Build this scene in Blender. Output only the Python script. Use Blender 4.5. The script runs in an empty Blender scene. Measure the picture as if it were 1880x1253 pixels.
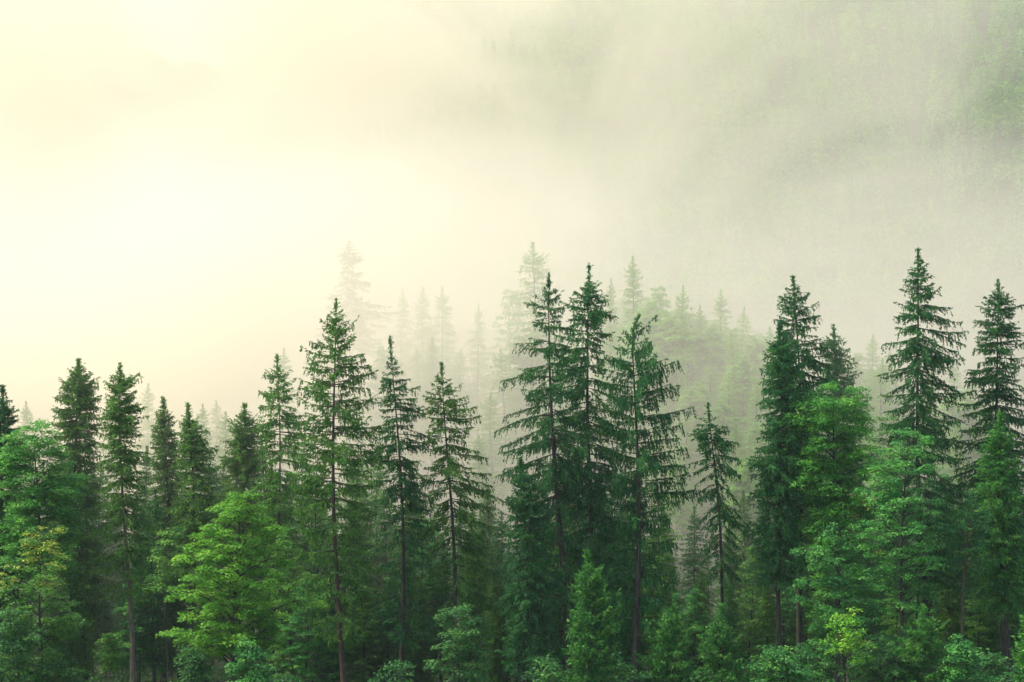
import bpy, math, random
import numpy as np
from mathutils import Vector

# ------------------------------------------------------------------ basics
sc = bpy.context.scene
COL = sc.collection
R = math.radians
CAM_Z = 26.0
TAN = 0.25                      # half width of the view at one metre


def px2x(px, Y):
    return (px - 940.0) / 940.0 * TAN * Y


def py2z(py, Y):
    return CAM_Z - (py - 626.5) / 940.0 * TAN * Y


def ppm(Y):                     # metres per photograph pixel at that distance
    return TAN * Y / 940.0


_gy = np.array([-120.0, -8, 14, 60, 100, 112, 150, 180, 260, 420, 1200])
_gz = np.array([21.0, 19.5, 18.0, 8.5, 2.2, 1.6, 1.8, 3.2, 12.0, 28.0, 28.0])
RISE = 660.0                    # where the far slope begins


def ground(x, y):
    x = np.asarray(x, float)
    y = np.asarray(y, float)
    z = np.interp(y, _gy, _gz)
    z = z + 0.35 * np.sin(x * 0.11 + y * 0.05) + 0.25 * np.sin(x * 0.23 - y * 0.17)
    far = np.clip(y - RISE, 0, None)
    slope = np.interp(x, [-420, -160, -40, 60, 220, 420], [0.22, 0.26, 0.40, 0.52, 0.62, 0.62])
    z = z + far * slope
    am = np.clip((y - RISE + 40) / 200, 0, 1)
    z = z + am * (13 * np.sin(x * 0.021 + 1.3 + y * 0.004) + 8 * np.sin(x * 0.047 - y * 0.013 + 0.5)
                  + 5 * np.sin(x * 0.09 + y * 0.031))
    return z


def gz(x, y):
    return float(ground(x, y))


# ------------------------------------------------------------------ mesh helpers
class Geo:
    """Collects quads with one tint value each."""

    def __init__(self):
        self.v, self.f, self.t, self.n = [], [], [], 0
        self.nf = 0

    def quads(self, P, tint=None):              # P: (n,4,3)
        n = len(P)
        if n == 0:
            return
        self.v.append(P.reshape(-1, 3))
        self.f.append(np.arange(n * 4).reshape(n, 4) + self.n)
        self.t.append(np.repeat(np.zeros(n) if tint is None else tint, 4))
        self.n += n * 4

    def tubes(self, P, rad, sides, tint=0.0):   # P: (n,k,3), rad: (n,k)
        n, k, _ = P.shape
        if n == 0:
            return
        T = np.empty_like(P)
        T[:, 1:-1] = P[:, 2:] - P[:, :-2]
        T[:, 0] = P[:, 1] - P[:, 0]
        T[:, -1] = P[:, -1] - P[:, -2]
        T /= np.linalg.norm(T, axis=2, keepdims=True) + 1e-9
        ref = np.where(np.abs(T[:, :1, 2:3]) > 0.8, np.array([[[1.0, 0, 0]]]), np.array([[[0, 0, 1.0]]]))
        A = np.cross(T, np.broadcast_to(ref, T.shape))
        A /= np.linalg.norm(A, axis=2, keepdims=True) + 1e-9
        B = np.cross(T, A)
        an = np.arange(sides) / sides * 2 * math.pi
        V = (P[:, :, None] + rad[:, :, None, None] * (A[:, :, None] * np.cos(an)[None, None, :, None]
                                                    + B[:, :, None] * np.sin(an)[None, None, :, None]))
        self.v.append(V.reshape(-1, 3))
        i = np.arange(n)[:, None, None] * k * sides
        j = np.arange(k - 1)[None, :, None] * sides
        s = np.arange(sides)[None, None, :]
        s2 = (s + 1) % sides
        F = np.stack([i + j + s, i + j + s2, i + j + sides + s2, i + j + sides + s], -1).reshape(-1, 4) + self.n
        self.f.append(F)
        self.t.append(np.full(n * k * sides, tint))
        self.n += n * k * sides

    def join(self, other):                      # the other's faces take the second material
        nl = sum(len(x) for x in self.f)
        self.v += other.v
        self.f += [x + self.n for x in other.f]
        self.t += other.t
        self.n += other.n
        self.nf = nl

    def mesh(self, name, mat, smooth=False, mat2=None):
        me = bpy.data.meshes.new(name)
        V = np.concatenate(self.v).astype(np.float32)
        F = np.concatenate(self.f).astype(np.int32)
        me.vertices.add(len(V))
        me.vertices.foreach_set("co", V.ravel())
        me.loops.add(F.size)
        me.loops.foreach_set("vertex_index", F.ravel())
        me.polygons.add(len(F))
        me.polygons.foreach_set("loop_start", np.arange(len(F), dtype=np.int32) * 4)
        me.polygons.foreach_set("loop_total", np.full(len(F), 4, np.int32))
        a = me.attributes.new("tint", 'FLOAT', 'POINT')
        a.data.foreach_set("value", np.concatenate(self.t).astype(np.float32))
        if smooth:
            me.polygons.foreach_set("use_smooth", np.ones(len(F), bool))
        me.materials.append(mat)
        if mat2:
            me.materials.append(mat2)
            me.polygons.foreach_set("material_index", (np.arange(len(F)) >= self.nf).astype(np.int32))
        me.update(calc_edges=True)
        return me


def unit(v):
    return v / (np.linalg.norm(v, axis=-1, keepdims=True) + 1e-9)


def diamonds(rg, pos, d, length, width):
    """leaf-sized quads about pos along d with a random roll"""
    n = len(pos)
    r = rg.normal(size=(n, 3))
    side = unit(np.cross(d, r))
    l = (length * 0.5)[:, None]
    w = (width * 0.5)[:, None]
    P = np.stack([pos - d * l, pos + side * w - d * l * 0.1, pos + d * l, pos - side * w - d * l * 0.1], 1)
    return P


# ------------------------------------------------------------------ materials
def leaf_mat(name, cols, trans=0.38, vary=0.12):
    m = bpy.data.materials.new(name)
    m.use_nodes = True
    t = m.node_tree
    t.nodes.clear()
    out = t.nodes.new('ShaderNodeOutputMaterial')
    at = t.nodes.new('ShaderNodeAttribute')
    at.attribute_name = 'tint'
    ramp = t.nodes.new('ShaderNodeValToRGB')
    e = ramp.color_ramp.elements
    while len(e) < len(cols):
        e.new(0.5)
    for k, (p, c) in enumerate(cols):
        e[k].position = p
        e[k].color = (*c, 1)
    t.links.new(at.outputs['Fac'], ramp.inputs[0])
    oi = t.nodes.new('ShaderNodeObjectInfo')
    mr = t.nodes.new('ShaderNodeMapRange')
    mr.inputs[3].default_value = 1 - vary
    mr.inputs[4].default_value = 1 + vary
    t.links.new(oi.outputs['Random'], mr.inputs[0])
    hsv = t.nodes.new('ShaderNodeHueSaturation')
    t.links.new(ramp.outputs[0], hsv.inputs['Color'])
    t.links.new(mr.outputs[0], hsv.inputs['Value'])
    df = t.nodes.new('ShaderNodeBsdfPrincipled')
    df.inputs['Roughness'].default_value = 0.55
    df.inputs['Specular IOR Level'].default_value = 0.25
    tr = t.nodes.new('ShaderNodeBsdfTranslucent')
    mx = t.nodes.new('ShaderNodeMixShader')
    mx.inputs[0].default_value = trans
    t.links.new(hsv.outputs[0], df.inputs['Base Color'])
    t.links.new(hsv.outputs[0], tr.inputs['Color'])
    t.links.new(df.outputs[0], mx.inputs[1])
    t.links.new(tr.outputs[0], mx.inputs[2])
    t.links.new(mx.outputs[0], out.inputs['Surface'])
    return m


def bark_mat(name, a, b):
    m = bpy.data.materials.new(name)
    m.use_nodes = True
    t = m.node_tree
    p = t.nodes['Principled BSDF']
    p.inputs['Roughness'].default_value = 0.85
    tc = t.nodes.new('ShaderNodeTexCoord')
    mp = t.nodes.new('ShaderNodeMapping')
    mp.inputs['Scale'].default_value = (5, 5, 1.1)
    nz = t.nodes.new('ShaderNodeTexNoise')
    nz.inputs['Scale'].default_value = 1.6
    nz.inputs['Detail'].default_value = 6
    ramp = t.nodes.new('ShaderNodeValToRGB')
    ramp.color_ramp.elements[0].position = 0.35
    ramp.color_ramp.elements[0].color = (*a, 1)
    ramp.color_ramp.elements[1].position = 0.65
    ramp.color_ramp.elements[1].color = (*b, 1)
    bp = t.nodes.new('ShaderNodeBump')
    bp.inputs['Strength'].default_value = 0.6
    bp.inputs['Distance'].default_value = 0.05
    t.links.new(tc.outputs['Object'], mp.inputs[0])
    t.links.new(mp.outputs[0], nz.inputs[0])
    t.links.new(nz.outputs[0], ramp.inputs[0])
    t.links.new(ramp.outputs[0], p.inputs['Base Color'])
    t.links.new(nz.outputs[0], bp.inputs['Height'])
    t.links.new(bp.outputs[0], p.inputs['Normal'])
    return m


M_DARK = leaf_mat('spruce_needles_dark', [(0, (0.011, 0.084, 0.026)), (0.5, (0.030, 0.167, 0.040)), (1, (0.099, 0.293, 0.053))])
M_MID = leaf_mat('spruce_needles_green', [(0, (0.023, 0.110, 0.018)), (0.5, (0.073, 0.225, 0.030)), (1, (0.187, 0.387, 0.046))])
M_FRESH = leaf_mat('young_needles', [(0, (0.023, 0.146, 0.030)), (0.5, (0.067, 0.267, 0.042)), (1, (0.198, 0.449, 0.061))])
M_LEAF = leaf_mat('broad_leaves', [(0, (0.023, 0.146, 0.032)), (0.5, (0.062, 0.277, 0.049)), (1, (0.171, 0.449, 0.072))], .35)
M_TEAL = leaf_mat('cool_maple_leaves', [(0, (.030, .175, .034)), (.5, (.078, .315, .052)), (1, (.185, .475, .080))], .35)
M_BRIGHT = leaf_mat('bright_leaves', [(0, (0.062, 0.240, 0.015)), (0.5, (0.135, 0.387, 0.026)), (1, (0.290, 0.564, 0.042))], .4)
M_PALE = leaf_mat('pale_leaves', [(0, (0.046, 0.178, 0.025)), (0.5, (0.104, 0.293, 0.038)), (1, (0.228, 0.449, 0.061))], .4)
M_MAPLE = leaf_mat('bright_maple_leaves', [(0, (0.035, 0.188, 0.026)), (0.5, (0.088, 0.324, 0.042)), (1, (0.217, 0.502, 0.065))], .38)  # bright green is the maples' own leaf colour
M_SOFT = leaf_mat('soft_spruce_needles', [(0, (0.037, 0.142, 0.027)), (0.5, (0.104, 0.275, 0.042)), (1, (0.232, 0.427, 0.059))])
M_UNDER = leaf_mat('dark_undergrowth_leaves', [(0, (.022, .105, .026)), (.5, (.050, .190, .038)), (1, (.120, .310, .055))], .35)  # darker leaf green for low shrubs, bushes and forest floor
M_LIFTED = leaf_mat('mist_lifted_green', [(0, (0.110, 0.310, 0.034)), (0.5, (0.190, 0.450, 0.046)), (1, (0.310, 0.600, 0.065))], .45)  # misty trees' green, lightened to make up for dim light inside the fog
M_AUTUMN = leaf_mat('turning_leaves', [(0, (.12, .30, .030)), (.6, (.30, .40, .040)), (1, (.50, .40, .06))], .35)
M_YELLOW = leaf_mat('yellow_leaves', [(0, (.60, .48, .05)), (1, (.80, .66, .10))], .3, 0)
M_BARK = bark_mat('spruce_bark', (.022, .021, .014), (.066, .058, .040))
M_BARKRED = bark_mat('reddish_bark', (.045, .031, .020), (.115, .072, .047))
M_BARKPALE = bark_mat('pale_bark', (.09, .070, .045), (.20, .155, .105))
M_BARKDARK = bark_mat('dark_bark', (.022, .020, .018), (.060, .050, .042))


# ------------------------------------------------------------------ tree makers (return a dict part -> mesh)
def trunk_axis(z, H, lean, wob, seed):
    """x offset of the trunk axis at height z (base at 0)"""
    u = np.clip(np.asarray(z) / H, 0, 1.05)
    return (lean * u + wob * np.sin(u * 5.1 + seed), wob * 0.8 * np.sin(u * 4.3 + seed * 2.1))


def make_spruce(seed, H, prof, crown_base=3.0, ws=0.55, nb=6, inter=3, e_top=45, e_low=-8, droop=0.18, upt=0.12, bare=0.12,
                twsp=0.11, hang=0.25, hanglen=0.6, nsz=1.0, nsp=0.058, lean=0.0, wob=0.26, r0=0.26, front=1.0, tip_bend=0.0,
                dead=0, leaf=None, bark=None, len_jit=0.22, whorl=0.5, gap=0.0, tw=1.0, low_thin=0.0):
    leaf = leaf or M_DARK
    bark = bark or M_BARK
    rg = np.random.default_rng(seed)
    prof = sorted(prof)
    pz = np.array([p[0] for p in prof])
    pl = np.array([p[1] for p in prof])
    pr = np.array([p[2] for p in prof])
    ph = rg.uniform(0, 6)

    def axis(z):
        ax, ay = trunk_axis(z, H, lean, wob, ph)
        bend = tip_bend * np.clip((np.asarray(z) - (H - 1.6)) / 1.6, 0, 1) ** 2
        ax0, ay0 = trunk_axis(0, H, lean, wob, ph)
        return ax - ax0 + bend, ay - ay0

    # trunk
    zs = np.concatenate([[-0.4, 0.0, 0.5], np.linspace(1.2, H, 26)])
    ax, ay = axis(zs)
    rad = np.maximum(0.012, .86 * r0 * (1 - np.clip(zs, 0, H) / H) ** 0.85 + np.where(zs < 0.6, 0.10 * (0.6 - zs), 0))
    T = Geo()
    T.tubes(np.stack([ax, ay, zs], 1)[None], rad[None], 9)
    # branch heights
    hz, haz = [], []
    z = crown_base
    while z < H - 0.12:
        d = H - z
        step = ws * (0.42 + 0.58 * min(1, d / 6)) * rg.uniform(.75, 1.25)
        n = nb if d > 1.2 else max(3, nb - 2)
        a0 = rg.uniform(0, 6.28)
        if rg.random() > gap:
            for k in range(n):
                hz.append(z + rg.normal() * 0.10 * min(1, d / 3))
                haz.append(a0 + k * 6.283 / n + rg.normal() * 0.28)
        for k in range(rg.poisson(inter * (0.4 if d < 1.5 else 1))):
            hz.append(z + rg.uniform(0, step))
            haz.append(rg.uniform(0, 6.28))
        z += step
    hz = np.clip(np.array(hz), 0.5, H - 0.08)
    haz = np.array(haz)
    keep = np.ones(len(hz), bool)
    facing = -np.sin(haz)                       # towards the open side of the stand
    keep &= ~((facing > 0.45) & (rg.random(len(hz)) > front))
    depth = (H - hz) / max(1e-3, H - crown_base)
    keep &= rg.random(len(hz)) > low_thin * depth ** 2
    hz, haz, depth = hz[keep], haz[keep], depth[keep]
    n = len(hz)
    c = (1 + np.cos(haz)) / 2
    Rz = np.interp(hz, pz, pl) * (1 - c) + np.interp(hz, pz, pr) * c
    d = H - hz
    Rz = Rz * np.clip((d + .15) / 2.0, .26, 1)
    L = np.maximum(0.12, Rz * (1.02 + rg.normal(size=n) * len_jit)) * np.where(rg.random(n) < .1, .55, 1)
    d = H - hz
    e = R(e_low) + (R(e_top) - R(e_low)) * np.exp(-d / 3.2) + rg.normal(size=n) * 0.10
    K = 7
    s = np.linspace(0, 1, K)[None]
    dr = droop * rg.uniform(.6, 1.4, n)[:, None] * np.clip(d / 4, .15, 1)[:, None]
    up = upt * rg.uniform(.4, 1.6, n)[:, None]
    hor = L[:, None] * s
    zz = L[:, None] * (np.tan(e)[:, None] * s - dr * 1.6 * s ** 2 + up * 1.5 * s ** 3)
    sw = (rg.normal(size=n) * 0.12)[:, None] * s ** 2 * L[:, None]
    ax, ay = axis(hz)
    ca, sa = np.cos(haz)[:, None], np.sin(haz)[:, None]
    P = np.stack([ax[:, None] + hor * ca - sw * sa, ay[:, None] + hor * sa + sw * ca, hz[:, None] + zz], -1)
    rb = (0.012 + 0.016 * np.clip(L, 0, 4) / 2)[:, None] * (1 - 0.8 * s)
    B = Geo()
    B.tubes(P, rb, 3)
    if dead:                                     # dry twigs on the bare lower trunk
        hd = rg.uniform(1.5, crown_base + 2, dead)
        ad = rg.uniform(0, 6.28, dead)
        Ld = rg.uniform(.5, 1.7, dead)
        s4 = np.linspace(0, 1, 4)[None]
        axd, ayd = axis(hd)
        Pd = np.stack([axd[:, None] + np.cos(ad)[:, None] * Ld[:, None] * s4, ayd[:, None] + np.sin(ad)[:, None] * Ld[:, None] * s4,
                       hd[:, None] - Ld[:, None] * (.15 * s4 + .25 * s4 ** 2)], -1)
        B.tubes(Pd, 0.018 * (1 - .8 * s4) * np.ones((dead, 1)), 3)
    # twigs
    cnt = np.maximum(3, (L * (1 - bare) / twsp * 1.9).astype(int))
    bi = np.repeat(np.arange(n), cnt)
    m = len(bi)
    b0 = np.where(L > 0.8, bare, 0.0)[bi]
    st = b0 + (1.02 - b0) * rg.random(m) ** 0.9
    f = np.clip(st, 0, .999) * (K - 1)
    i0 = f.astype(int)
    fr = (f - i0)[:, None]
    start = P[bi, i0] * (1 - fr) + P[bi, i0 + 1] * fr
    fwd = unit(P[bi, i0 + 1] - P[bi, i0])
    side = unit(np.cross(fwd, np.array([0, 0, 1.0])))
    sg = np.where(rg.random(m) < .5, -1, 1)[:, None]
    dirs = fwd * rg.uniform(.45, 1.0, (m, 1)) + side * sg * rg.uniform(.15, 1.0, (m, 1)) + np.array([0, 0, 1.0]) * rg.uniform(-.42, .16, (m, 1))
    ish = rg.random(m) < hang
    down = np.array([0, 0, -1.0]) + fwd * 0.25 + rg.normal(size=(m, 3)) * 0.14
    dirs = unit(np.where(ish[:, None], down, dirs))
    Lm = L[bi]
    tl = np.clip((0.22 + 0.34 * (1 - st) * Lm), .16, .95) * rg.uniform(.6, 1.2, m) * tw
    tl = np.where(ish, hanglen * rg.uniform(.35, 1.15, m) * np.clip(Lm / 2, .25, 1), tl)
    tl = np.minimum(tl, 0.10 + Lm * .6)
    tint_t = np.clip(rg.normal(.45, .22, m) + rg.normal(0, .12, n)[bi], 0, 1)
    nn = np.maximum(2, (tl / nsp).astype(int))
    ti = np.repeat(np.arange(m), nn)
    q = len(ti)
    u = rg.random(q)
    pos = start[ti] + dirs[ti] * (tl[ti] * u)[:, None] + rg.normal(size=(q, 3)) * 0.02
    pos[:, 2] -= 0.22 * tl[ti] * u ** 2 * (~ish[ti])
    nd = unit(dirs[ti] + rg.normal(size=(q, 3)) * 0.42 + np.array([0, 0, -.12]))
    N = Geo()
    N.quads(diamonds(rg, pos, nd, rg.uniform(.12, .24, q) * nsz, rg.uniform(.045, .075, q) * nsz),
            np.clip(tint_t[ti] + rg.normal(0, .1, q), 0, 1))
    # needles round the leader and straight on the upper branches
    q = 110
    zt = H - rg.random(q) ** 1.5 * 1.5
    ax, ay = axis(zt)
    pos = np.stack([ax, ay, zt], 1) + rg.normal(size=(q, 3)) * 0.04
    dd = unit(np.stack([rg.normal(size=q) * .4, rg.normal(size=q) * .4, np.ones(q)], 1))
    N.quads(diamonds(rg, pos, dd, rg.uniform(.14, .26, q), rg.uniform(.05, .08, q)), np.clip(rg.normal(.6, .2, q), 0, 1))
    N.join(B)
    return {'trunk': T.mesh('trunk', bark, True), 'crown': N.mesh('crown', leaf, mat2=bark)}


def make_broadleaf(seed, H, prof, crown_base=2.0, boughs=26, leaf=None, bark=None, lsz=1.0, lean=0.0, r0=0.16, dens=1.0, flat=0.28,
                   wob=0.25, turning=None, stems=1, spot=None, droop=0.30, csz=1.0):
    leaf = leaf or M_LEAF
    bark = bark or M_BARKDARK
    rg = np.random.default_rng(seed)
    prof = sorted(prof)
    pz = np.array([p[0] for p in prof])
    pl = np.array([p[1] for p in prof])
    pr = np.array([p[2] for p in prof])
    T, B, N, Y = Geo(), Geo(), Geo(), Geo()
    ph = rg.uniform(0, 6)

    def axis(z):
        ax, ay = trunk_axis(z, H, lean, wob, ph)
        a0, b0 = trunk_axis(0, H, lean, wob, ph)
        return ax - a0, ay - b0

    for k in range(stems):
        zs = np.concatenate([[-.3, 0, .4], np.linspace(1, H * .96, 16)])
        ax, ay = axis(zs)
        sp = 0 if k == 0 else 1
        aa = rg.uniform(0, 6.28)
        ax = ax + sp * np.cos(aa) * (.15 + .09 * zs)
        ay = ay + sp * np.sin(aa) * (.15 + .09 * zs)
        top = 1 if k == 0 else rg.uniform(.7, .95)
        rad = np.maximum(.012, r0 * (1 if k == 0 else .6) * (1 - np.clip(zs, 0, H) / H) ** .8 + np.where(zs < .5, .08 * (.5 - zs), 0))
        T.tubes(np.stack([ax, ay, zs * top], 1)[None], rad[None], 8)
    # boughs
    nbo = boughs
    zt = crown_base + (H - crown_base) * (np.arange(nbo) + rg.random(nbo)) / nbo
    az = (np.arange(nbo) * 2.399 + rg.normal(size=nbo) * .4) % 6.283
    c = (1 + np.cos(az)) / 2
    Rz = np.interp(zt, pz, pl) * (1 - c) + np.interp(zt, pz, pr) * c
    Rz = np.maximum(.25, Rz * rg.uniform(.62, 1.12, nbo))
    z0 = np.maximum(.4, zt - Rz * rg.uniform(.25, .75, nbo))
    K = 7
    s = np.linspace(0, 1, K)[None]
    ax, ay = axis(z0)
    zz = z0[:, None] + (zt - z0)[:, None] * (1 - (1 - s) ** 1.8) - droop * Rz[:, None] * .35 * s ** 3
    sw = (rg.normal(size=nbo) * .18)[:, None] * s ** 2 * Rz[:, None]
    P = np.stack([ax[:, None] + np.cos(az)[:, None] * Rz[:, None] * s - np.sin(az)[:, None] * sw,
                  ay[:, None] + np.sin(az)[:, None] * Rz[:, None] * s + np.cos(az)[:, None] * sw, zz], -1)
    B.tubes(P, (.012 + .014 * Rz)[:, None] * (1 - .85 * s), 4)
    # sprays of leaves along the boughs
    cn = np.maximum(3, (Rz * 4.6 * dens).astype(int))
    bi = np.repeat(np.arange(nbo), cn)
    m = len(bi)
    st = 1.03 - .85 * rg.random(m) ** 1.25
    f = np.clip(st, 0, .999) * (K - 1)
    i0 = f.astype(int)
    fr = (f - i0)[:, None]
    base = P[bi, i0] * (1 - fr) + P[bi, i0 + 1] * fr
    fwd = unit(P[bi, i0 + 1] - P[bi, i0])
    side = unit(np.cross(fwd, np.array([0, 0, 1.0])))
    lat = rg.normal(size=m) * .33 * np.clip(Rz[bi], .4, 2.2) * (1.15 - .6 * st)
    cen = base + side * lat[:, None] + fwd * rg.uniform(-.1, .25, (m, 1))
    cen[:, 2] += rg.normal(size=m) * .16 - .12 * np.abs(lat)
    # thin shoots from bough to spray
    s3 = np.linspace(0, 1, 3)[None, :, None]
    B.tubes(base[:, None] * (1 - s3) + cen[:, None] * s3, np.full((m, 3), .010), 3)
    cr = rg.uniform(.28, .62, m) * csz
    nl = np.maximum(10, (cr ** 2 * 240 * dens).astype(int))
    ti = np.repeat(np.arange(m), nl)
    q = len(ti)
    rr = np.sqrt(rg.random(q))
    th = rg.random(q) * 6.283
    off = np.stack([np.cos(th) * rr, np.sin(th) * rr, np.zeros(q)], 1) * cr[ti][:, None]
    off[:, 2] = rg.normal(size=q) * flat * cr[ti] * .55 - .30 * cr[ti] * rr ** 2
    pos = cen[ti] + off
    out = unit(np.concatenate([off[:, :2], np.full((q, 1), -.12)], 1) + rg.normal(size=(q, 3)) * .35)
    nrm = unit(np.stack([rg.normal(size=q) * .42, rg.normal(size=q) * .42, np.ones(q)], 1) + .35 * unit(off))
    sd = unit(np.cross(nrm, out))
    dl = unit(np.cross(sd, nrm))
    le = (rg.uniform(.12, .22, q) * lsz * .5)[:, None]
    wi = (rg.uniform(.075, .13, q) * lsz * .5)[:, None]
    Q = np.stack([pos - dl * le, pos + sd * wi, pos + dl * le, pos - sd * wi], 1)
    tint = np.clip(rg.normal(.45, .2, m)[ti] + rg.normal(0, .13, q), 0, 1)
    parts = {}
    if turning is not None:                      # leaves turning yellow on the upper sprays
        isy = (cen[:, 2] > turning) & (rg.random(m) < np.clip((cen[:, 2] - turning) / (H - turning) * .95, 0, .6))
        y = isy[ti]
        Y.quads(Q[y], rg.random(int(y.sum())))
        N.quads(Q[~y], tint[~y])
        parts['turning_leaves'] = Y.mesh('turning_leaves', M_AUTUMN)
    else:
        N.quads(Q, tint)
    if spot:                                     # a few clear yellow leaves
        for (x, z, k) in spot:
            yy = -np.interp(z, pz, (pl + pr) / 2) * 1.05
            po = np.array([x, yy, z]) + rg.normal(size=(k, 3)) * [.22, .2, .16]
            Y.quads(diamonds(rg, po, unit(rg.normal(size=(k, 3))), np.full(k, .24), np.full(k, .16)), rg.random(k))
        parts['yellow_leaves'] = Y.mesh('yellow_leaves', M_YELLOW)
    N.join(B)
    parts.update({'trunk': T.mesh('trunk', bark, True), 'crown': N.mesh('crown', leaf, mat2=bark)})
    return parts


# ------------------------------------------------------------------ scene objects
def thing(name, label, cat, loc, rz=0.0, group=None):
    o = bpy.data.objects.new(name, None)
    o.empty_display_size = 0.5
    COL.objects.link(o)
    o.location = loc
    o.rotation_euler = (0, 0, rz)
    o['label'] = label
    o['category'] = cat
    if group:
        o['group'] = group
    return o


def plant(name, label, cat, parts, loc, rz=0.0, group=None, scale=1.0):
    t = thing(name, label, cat, loc, rz, group)
    for k, me in parts.items():
        c = bpy.data.objects.new(k, me)
        COL.objects.link(c)
        c.parent = t
    t.scale = (scale,) * 3 if not isinstance(scale, tuple) else scale
    return t


def copy_plant(src, label, loc, rz, group, scale, leaf=None):
    r = src.copy()
    COL.objects.link(r)
    r.location = loc
    r.rotation_euler = (0, 0, rz)
    r.scale = scale
    r['label'] = label
    if group:
        r['group'] = group
    elif 'group' in r:
        del r['group']
    for ch in src.children:
        c = ch.copy()
        COL.objects.link(c)
        c.parent = r
        if leaf and ch.name.startswith('crown'):
            c.material_slots[0].link = 'OBJECT'
            c.material_slots[0].material = leaf
    return r


def front_spruce(name, label, seed, px, py, bx, Y, prof, cb=1150, **kw):
    """px, py: the tip; bx: where the trunk meets the bottom; prof: (py, left, right) in photograph pixels"""
    s = ppm(Y)
    zt = py2z(py, Y)
    zb_edge = py2z(1253, Y)
    x_t = px2x(px, Y)
    x_e = px2x(bx, Y)
    # carry the lean on to the ground
    gx = x_e
    g = gz(gx, Y)
    lean_t = (x_t - x_e) / max(1, zt - zb_edge) * (zt - g)
    gx = x_t - lean_t
    g = gz(gx, Y)
    H = zt - g
    P = [(H, 0.05, 0.05)] + [(py2z(a, Y) - g, l * s, r * s) for a, l, r in prof]
    last = P[-1]
    P.append((0.0, last[1] * .8, last[2] * .8))
    parts = make_spruce(seed, H, P, crown_base=max(1.0, py2z(cb, Y) - g), lean=lean_t, **kw)
    return plant(name, label, 'tree', parts, (gx, Y, g))


def front_broad(name, label, seed, px, py, bx, Y, prof, cb=1200, cat='tree', group=None, spots=None, **kw):
    s = ppm(Y)
    zt = py2z(py, Y)
    gx = px2x(bx, Y)
    g = gz(gx, Y)
    H = zt - g
    lean = px2x(px, Y) - gx
    P = [(H, prof[0][1] * s * .45, prof[0][2] * s * .45)] + [(py2z(a, Y) - g, l * s, r * s) for a, l, r in prof]
    P.append((0.0, P[-1][1] * .6, P[-1][2] * .6))
    sp = None
    if spots:
        sp = [((px2x(a, Y) - gx), py2z(b, Y) - g, k) for a, b, k in spots]
    parts = make_broadleaf(seed, H, P, crown_base=max(.4, py2z(cb, Y) - g), lean=lean, spot=sp, **kw)
    return plant(name, label, cat, parts, (gx, Y, g), group=group)


SPARSE = dict(ws=.58, nb=6, inter=2.4, bare=.15, front=.92, hang=.42, hanglen=.6, twsp=.092, len_jit=.24, gap=.04)
DENSE = dict(ws=.40, nb=8, inter=6, bare=.05, front=1.0, hang=.30, hanglen=.5, twsp=.105, len_jit=.17, nsp=.056)

#FRONT
front_spruce('spruce_tree', 'dark spruce cut off by the photo edge, behind the fresh maple', 1, 0, 708, 4, 136,
             [(740, 20, 17), (790, 40, 24), (850, 45, 34), (1000, 45, 40)], **DENSE)
front_spruce('spruce_tree', 'dense narrow spruce rising just behind the fresh maple crown', 2, 148, 660, 156, 143,
             [(690, 20, 24), (730, 34, 34), (770, 38, 40), (820, 40, 44), (900, 44, 46), (1050, 48, 48)], cb=1120, leaf=M_SOFT, **DENSE)
front_spruce('spruce_tree', 'spruce with a thin spire and bare pale brown trunk beside the dense narrow spruce', 3, 231, 667, 240, 130,
             [(700, 17, 13), (716, 26, 44), (730, 20, 24), (760, 32, 38), (800, 30, 40), (850, 40, 44), (900, 46, 46), (960, 54, 52), (1050, 58, 50), (1110, 40, 40)],
             cb=1095, leaf=M_SOFT, bark=M_BARKPALE, low_thin=.75, r0=.24, dead=14, **{**DENSE, 'front': .55})
front_spruce('spruce_tree', 'slim dense spruce, taller partner of the close pair above the bright beech', 4, 302, 730, 300, 146,
             [(770, 16, 15), (820, 24, 24), (900, 32, 32), (1000, 40, 36)], cb=1080, leaf=M_SOFT, **DENSE)
front_spruce('spruce_tree', 'slim dense spruce, shorter and wider partner of the close pair above the bright beech', 5, 340, 742, 345, 140,
             [(780, 16, 18), (830, 22, 36), (880, 30, 42), (950, 40, 40), (1050, 42, 40)], cb=1060, leaf=M_SOFT, **DENSE)
front_spruce('spruce_tree', 'bushy pyramid spruce directly behind the top of the bright beech', 6, 443, 742, 446, 145,
             [(770, 16, 16), (800, 28, 28), (850, 40, 38), (900, 46, 46), (1050, 50, 50)], cb=1100, leaf=M_SOFT, **DENSE)
front_spruce('spruce_tree', 'thin sparse spruce with an open crown and bare stem, next to the bushy pyramid spruce', 7, 501, 651, 514, 138,
             [(690, 24, 19), (730, 34, 25), (770, 34, 42), (800, 34, 50), (850, 40, 44), (900, 44, 44), (1000, 40, 40)], cb=1120, leaf=M_MID,
             r0=.17, **{**SPARSE, 'bare': .2})
front_spruce('spruce_tree', 'tall open spruce with a straight bare reddish trunk, standing alone above the bright beech', 8, 618, 549, 634, 128,
             [(580, 16, 17), (610, 26, 28), (650, 44, 42), (700, 52, 62), (750, 56, 74), (800, 62, 82), (850, 70, 88), (900, 72, 86), (1000, 66, 74), (1100, 60, 60)],
             cb=1190, leaf=M_MID, r0=.25, low_thin=.6, dead=16, e_low=0, upt=.2, bark=M_BARKRED, **SPARSE)
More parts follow.
